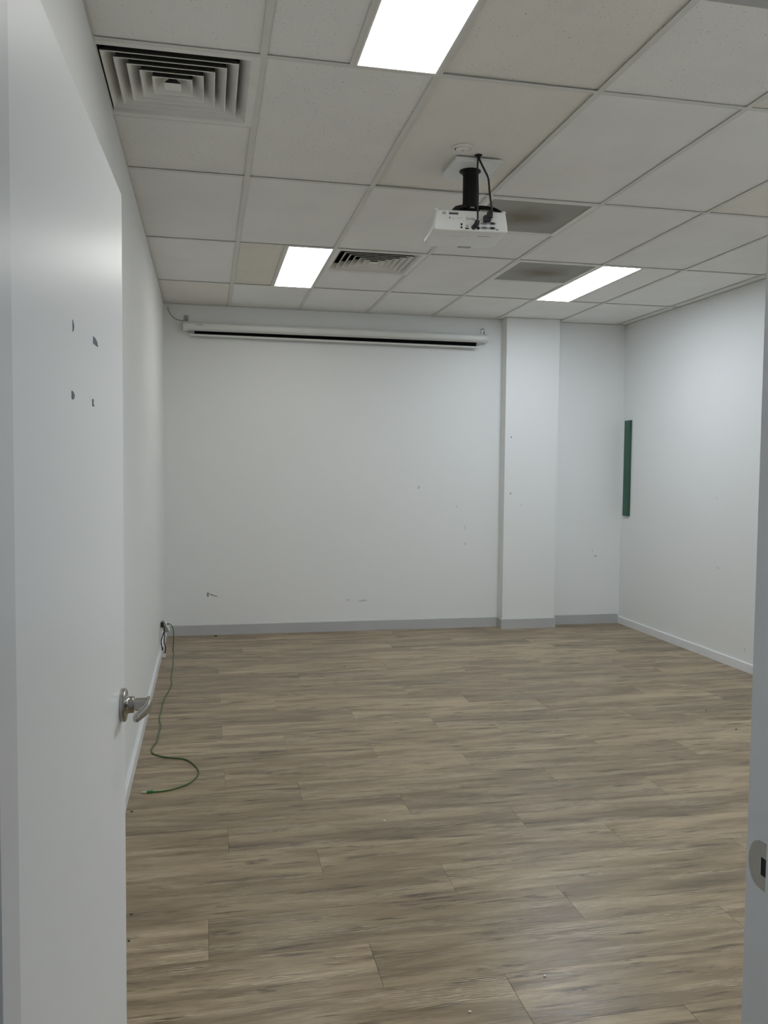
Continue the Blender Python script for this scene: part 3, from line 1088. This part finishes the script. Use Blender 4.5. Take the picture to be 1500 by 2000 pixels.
# round flush fitting on the same tile
det = empty('smoke_detector', (0.884, -2.968, ZT), 0, 'small round white ceiling fitting next to the projector mount plate', 'detector')
smooth(obj('base_ring', lathe(bmesh.new(), [(0.030, 0.003), (.044, .003), (.046, -.001), (.044, -.003), (.035, -.0035), (.034, -.001), (.030, .0)], 40), M['tile_cap'], det), 35)
smooth(obj('cap', lathe(bmesh.new(), [(0, .003), (.030, .003), (.0305, -.006), (.027, -.0085), (0, -.010)], 32), M['tile_cap'], det), 35)
obj('sensor_tip', lathe(bmesh.new(), [(0, -.009), (.004, -.009), (.003, -.012), (0, -.013)], 12), M['mid_grey'], det)
for a in (20, 160):
    c_, s_ = math.cos(math.radians(a)), math.sin(math.radians(a))
    obj('slot', B(c_ * .0325 - .002, c_ * .0325 + .002, s_ * .0325 - .007, s_ * .0325 + .007, -0.0036, 0.001), M['dark_hole'], det)
obj('cable_hole', lathe(bmesh.new(), [(0, .002), (.016, .002), (.016, -.0006), (0, -.0008)], 20, Matrix.Translation((0.975, -2.902, ZT))), M['dark_hole'], ceiling)

# ================================================================== projection screen
SX0, SX1 = -0.380, 2.300
scr = empty('projection_screen', (SX0, YB, 2.60), 0, 'white roll-up projection screen casing mounted along the back wall', 'screen')
W_ = SX1 - SX0
yb0 = -0.008
prof = [(-0.020, 0.004), (-0.062, 0.004), (-0.084, 0.020), (-0.088, 0.030), (-0.088, 0.058), (-0.076, 0.074), (-0.056, 0.080), (-0.020, 0.080), (-0.008, 0.070), (-0.008, 0.014)]
obj('casing', prism(bmesh.new(), prof, 0.022, W_ - 0.022, 'x'), M['screen_case'], scr)
prof2 = [(a * 1.03 - 0.0005, (b - 0.042) * 1.06 + 0.042) for a, b in prof]
prof2 = [(min(a, -0.006), b) for a, b in prof2]
obj('end_cap', prism(bmesh.new(), prof2, 0.0, 0.024, 'x'), M['screen_case'], scr)
obj('end_cap', prism(bmesh.new(), prof2, W_ - 0.024, W_, 'x'), M['screen_case'], scr)
obj('screen_border', B(0.092, W_ - 0.105, -0.062, -0.059, -0.030, 0.008), M['screen_black'], scr)
bar = bmesh.new()
sweep(bar, [Vector((0.062, -0.0605, -0.030)), Vector((W_ - 0.088, -0.0605, -0.040))], [(0.011 * math.cos(2 * math.pi * k / 12), 0.0095 * math.sin(2 * math.pi * k / 12)) for k in range(12)])
bar_o = smooth(obj('bottom_bar', bar, M['screen_case'], scr), 40)
obj('bar_end', B(0.056, 0.066, -0.070, -0.051, -0.039, -0.021, 0.003), M['white_plastic'], bar_o)
obj('bar_end', B(W_ - 0.092, W_ - 0.080, -0.070, -0.051, -0.050, -0.031, 0.003), M['white_plastic'], bar_o)
obj('roller_end', B(W_ - 0.105, W_ - 0.055, -0.070, -0.045, -0.010, 0.006, 0.004), M['grey_plastic'], scr)
obj('roller_end', B(0.040, 0.092, -0.070, -0.045, -0.010, 0.006, 0.004), M['mid_grey'], scr)
for hx in (0.022, W_ - 0.030):
    b_ = bmesh.new()
    box(b_, hx - 0.016, hx + 0.016, -0.004, 0.0, 0.084, 0.140, 0.001)
    tube(b_, [(hx, -0.003, 0.132), (hx, -0.020, 0.135), (hx, -0.036, 0.122), (hx, -0.038, 0.098), (hx, -0.034, 0.078)], 0.0038, 5, 8)
    tube(b_, [(hx + .010, -0.003, 0.100), (hx + .012, -0.022, 0.108), (hx + .010, -0.030, 0.090), (hx + 0.006, -0.030, 0.078)], 0.003, 4, 8)
    obj('wall_hook', b_, M['silver'], scr)
# maker's mark on the casing: dark scribbled line with a dot, too small to read
b_ = bmesh.new()
sweep(b_, catmull([(0.105, -0.0882, 0.052), (0.115, -0.0882, 0.0495), (0.130, -0.0882, 0.0485), (0.142, -0.0882, 0.0495), (0.152, -0.0882, 0.0490), (0.160, -0.0882, 0.045)], 4), circ(0.0022, 6))
box(b_, 0.143, 0.150, -0.0888, -0.0875, 0.053, 0.058)
box(b_, 0.163, 0.178, -0.0888, -0.0875, 0.0405, 0.043)
obj('printed_mark', b_, M['grey_plastic'], scr)
smooth(obj('pull_cord', tube(bmesh.new(), [(-0.128, -0.004, 0.200), (-0.118, -0.005, 0.165), (-0.095, -0.006, 0.128), (-0.060, -0.008, 0.104), (-0.025, -0.012, 0.094), (0.012, -0.016, 0.090)], 0.0032, 8, 8), M['mid_grey'], scr), 60)

# ================================================================== green timber batten
bat = empty('timber_batten', (XR, 0.808, 1.036), 0, 'narrow green stained timber board screwed upright to the right wall', 'board')
obj('board', B(-0.019, 0.0, -0.056, 0.056, 0.0, 0.895, 0.0015), M['green_timber'], bat)
for (y, z) in ((-0.032, 0.858), (-0.036, 0.016), (-0.045, 0.640), (0.010, 0.150)):
    obj('screw', lathe(bmesh.new(), [(0, 0.0), (.0055, 0.0), (.0048, -.0012), (0, -.0016)], 14, Matrix.Translation((-0.0185, y, z)) @ Matrix.Rotation(math.radians(90), 4, 'Y')), M['dark_hole'], bat)

# ================================================================== socket, adaptor and cables by the back left corner
sock = empty('wall_socket', (XL, 0.10, 0.235), 0, 'white double wall socket low on the left wall near the back corner', 'socket')
obj('plate', B(0, 0.009, -0.058, 0.058, -0.036, 0.036, 0.002), M['white_plastic'], sock)
for y in (-0.028, 0.028):
    obj('switch', B(0.009, 0.0125, y - .007, y + .007, 0.018, 0.028, 0.001), M['white_plastic'], sock)
    for s in (-1, 1):
        obj('pin_slot', B(0.0088, 0.0094, y + s * .006 - .001, y + s * .006 + .001, -0.004, 0.004), M['dark_hole'], sock)
ad = empty('network_adaptor', (XL + 0.009, 0.155, 0.225), 0, 'grey and white plug-in adaptor on the wall socket with the green cable in it', 'adaptor')
b_ = B(0.0, 0.034, -0.030, 0.030, -0.045, 0.045, 0.004, 2)
bmesh.ops.rotate(b_, cent=(0, 0, 0), matrix=Matrix.Rotation(math.radians(-24), 3, 'Y'), verts=b_.verts[:])
bmesh.ops.translate(b_, vec=(0.008, 0, 0), verts=b_.verts[:])
obj('casing', b_, M['grey_plastic'], ad)
b_ = B(0.034, 0.042, -0.031, 0.031, -0.046, 0.048, 0.002, 2)
bmesh.ops.rotate(b_, cent=(0, 0, 0), matrix=Matrix.Rotation(math.radians(-24), 3, 'Y'), verts=b_.verts[:])
bmesh.ops.translate(b_, vec=(0.008, 0, 0), verts=b_.verts[:])
obj('front_cover', b_, M['white_plastic'], ad)
plugb = empty('power_plug', (XL + 0.009, 0.060, 0.262), 0, 'black plug in the wall socket with its lead hanging to the skirting', 'plug')
obj('plug_body', B(0.0, 0.024, -0.016, 0.016, -0.018, 0.022, 0.006, 2), M['rubber'], plugb)
obj('lead', tube(bmesh.new(), [(0.018, 0, 0.0), (0.028, 0, -0.02), (0.026, 0.01, -0.055), (0.014, 0.02, -0.09), (0.004, 0.02, -0.125), (0.006, 0.01, -0.15), (0.010, 0.0, -0.175)], 0.004, 6, 8), M['rubber'], plugb)
obj('lead_end', B(0.008, 0.018, -0.006, 0.006, -0.196, -0.172, 0.002), M['rubber'], plugb)
cb = obj('black_lead', tube(bmesh.new(), [(XL + 0.030, 0.140, 0.190), (XL + 0.034, 0.145, 0.165), (XL + 0.030, 0.16, 0.125), (XL + 0.030, 0.18, 0.095), (XL + 0.040, 0.16, 0.075), (XL + 0.042, 0.125, 0.045), (XL + 0.034, 0.104, 0.028)], 0.004, 6, 8), M['rubber'],
         label='short black lead dropping from the adaptor to a white tag on the floor', cat='cable')
obj('tag', B(XL + 0.020, XL + 0.046, 0.100, 0.106, 0.0005, 0.032, 0.001), M['white_plastic'], cb)
# green network cable
gp = [(XL + 0.046, 0.150, 0.245), (XL + 0.062, 0.150, 0.252), (XL + 0.080, 0.152, 0.245), (XL + 0.096, 0.156, 0.215), (XL + 0.101, 0.165, 0.160), (XL + 0.098, 0.19, 0.09), (XL + 0.094, 0.22, 0.03), (XL + 0.100, 0.20, 0.0045)]
gp += [(x, y, 0.0038) for x, y in ((-0.440, 0.05), (-0.432, -0.171), (-0.431, -0.553), (-0.420, -0.763), (-0.452, -1.109), (-0.456, -1.357), (-0.458, -1.513), (-0.442, -1.662), (-0.447, -1.801),
        (-0.449, -1.931), (-0.467, -2.028), (-0.465, -2.092), (-0.440, -2.144), (-0.375, -2.194), (-0.298, -2.230), (-0.252, -2.312), (-0.227, -2.417), (-0.238, -2.496), (-0.267, -2.563), (-0.323, -2.616), (-0.378, -2.641), (-0.430, -2.643))]
gc = smooth(obj('network_cable', tube(bmesh.new(), gp, 0.0034, 8, 10), M['green_cable'], label='green network cable snaking along the floor beside the left wall', cat='cable'), 60)
b_ = B(-0.452, -0.424, -2.650, -2.636, 0.0006, 0.0105, 0.002, 2)
pb = obj('plug_boot', b_, M['green_plug'], gc)
obj('plug_tip', B(-0.474, -0.451, -2.649, -2.637, 0.0010, 0.0095, 0.001), M['clear'], pb)
obj('cable_boot', sweep(bmesh.new(), [Vector((XL + 0.040, 0.150, 0.243)), Vector((XL + 0.064, 0.150, 0.2525))], circ(0.0068, 10)), M['green_plug'], gc)

# ================================================================== crumbs on the floor
cr = random.Random(11)


def crumb(x, y, s, dark, label, grp):
    b_ = bmesh.new()
    bmesh.ops.create_icosphere(b_, subdivisions=1, radius=1.0)
    for v in b_.verts:
        k = cr.uniform(.7, 1.15)
        v.co = Vector((v.co.x * s * k * 1.3, v.co.y * s * k, (v.co.z + .75) * s * .45 * k))
    zmin = min(v.co.z for v in b_.verts)
    for v in b_.verts: v.co.z -= zmin - 0.0001
    obj('floor_crumb', b_, M['crumb_dark' if dark else 'crumb_white'], None, label, 'crumb', grp, loc=(x, y, 0))


crumb(-0.111, 0.864, 0.012, True, 'dark crumb lying against the grey skirting of the back wall', None)
crumb(3.427, 0.664, 0.006, False, 'tiny pale crumb near the grey skirting between pillar and right wall', None)
crumb(-0.320, 0.283, 0.004, False, 'tiny pale crumb beside the far end of the green cable', None)
crumb(-0.50, -2.845, 0.005, True, 'tiny dark crumb close to the white skirting of the left wall', None)
for x, y in ((2.533, 0.247), (2.316, -0.008), (2.182, -0.381), (1.814, -1.805), (0.719, -0.505), (0.538, -3.127), (0.774, -4.272), (0.511, -4.386)):
    crumb(x, y, cr.uniform(.0035, .0055), False, 'tiny pale crumb lying loose on the wood floor', 'pale crumbs on the floor')
for x, y in ((1.839, -1.893), (0.806, -0.408), (2.764, -2.274), (2.814, -1.902), (-0.430, -3.698), (-0.424, -3.859)):
    crumb(x, y, cr.uniform(.003, .005), True, 'tiny dark crumb lying out on the wood floor', 'dark crumbs on the floor')
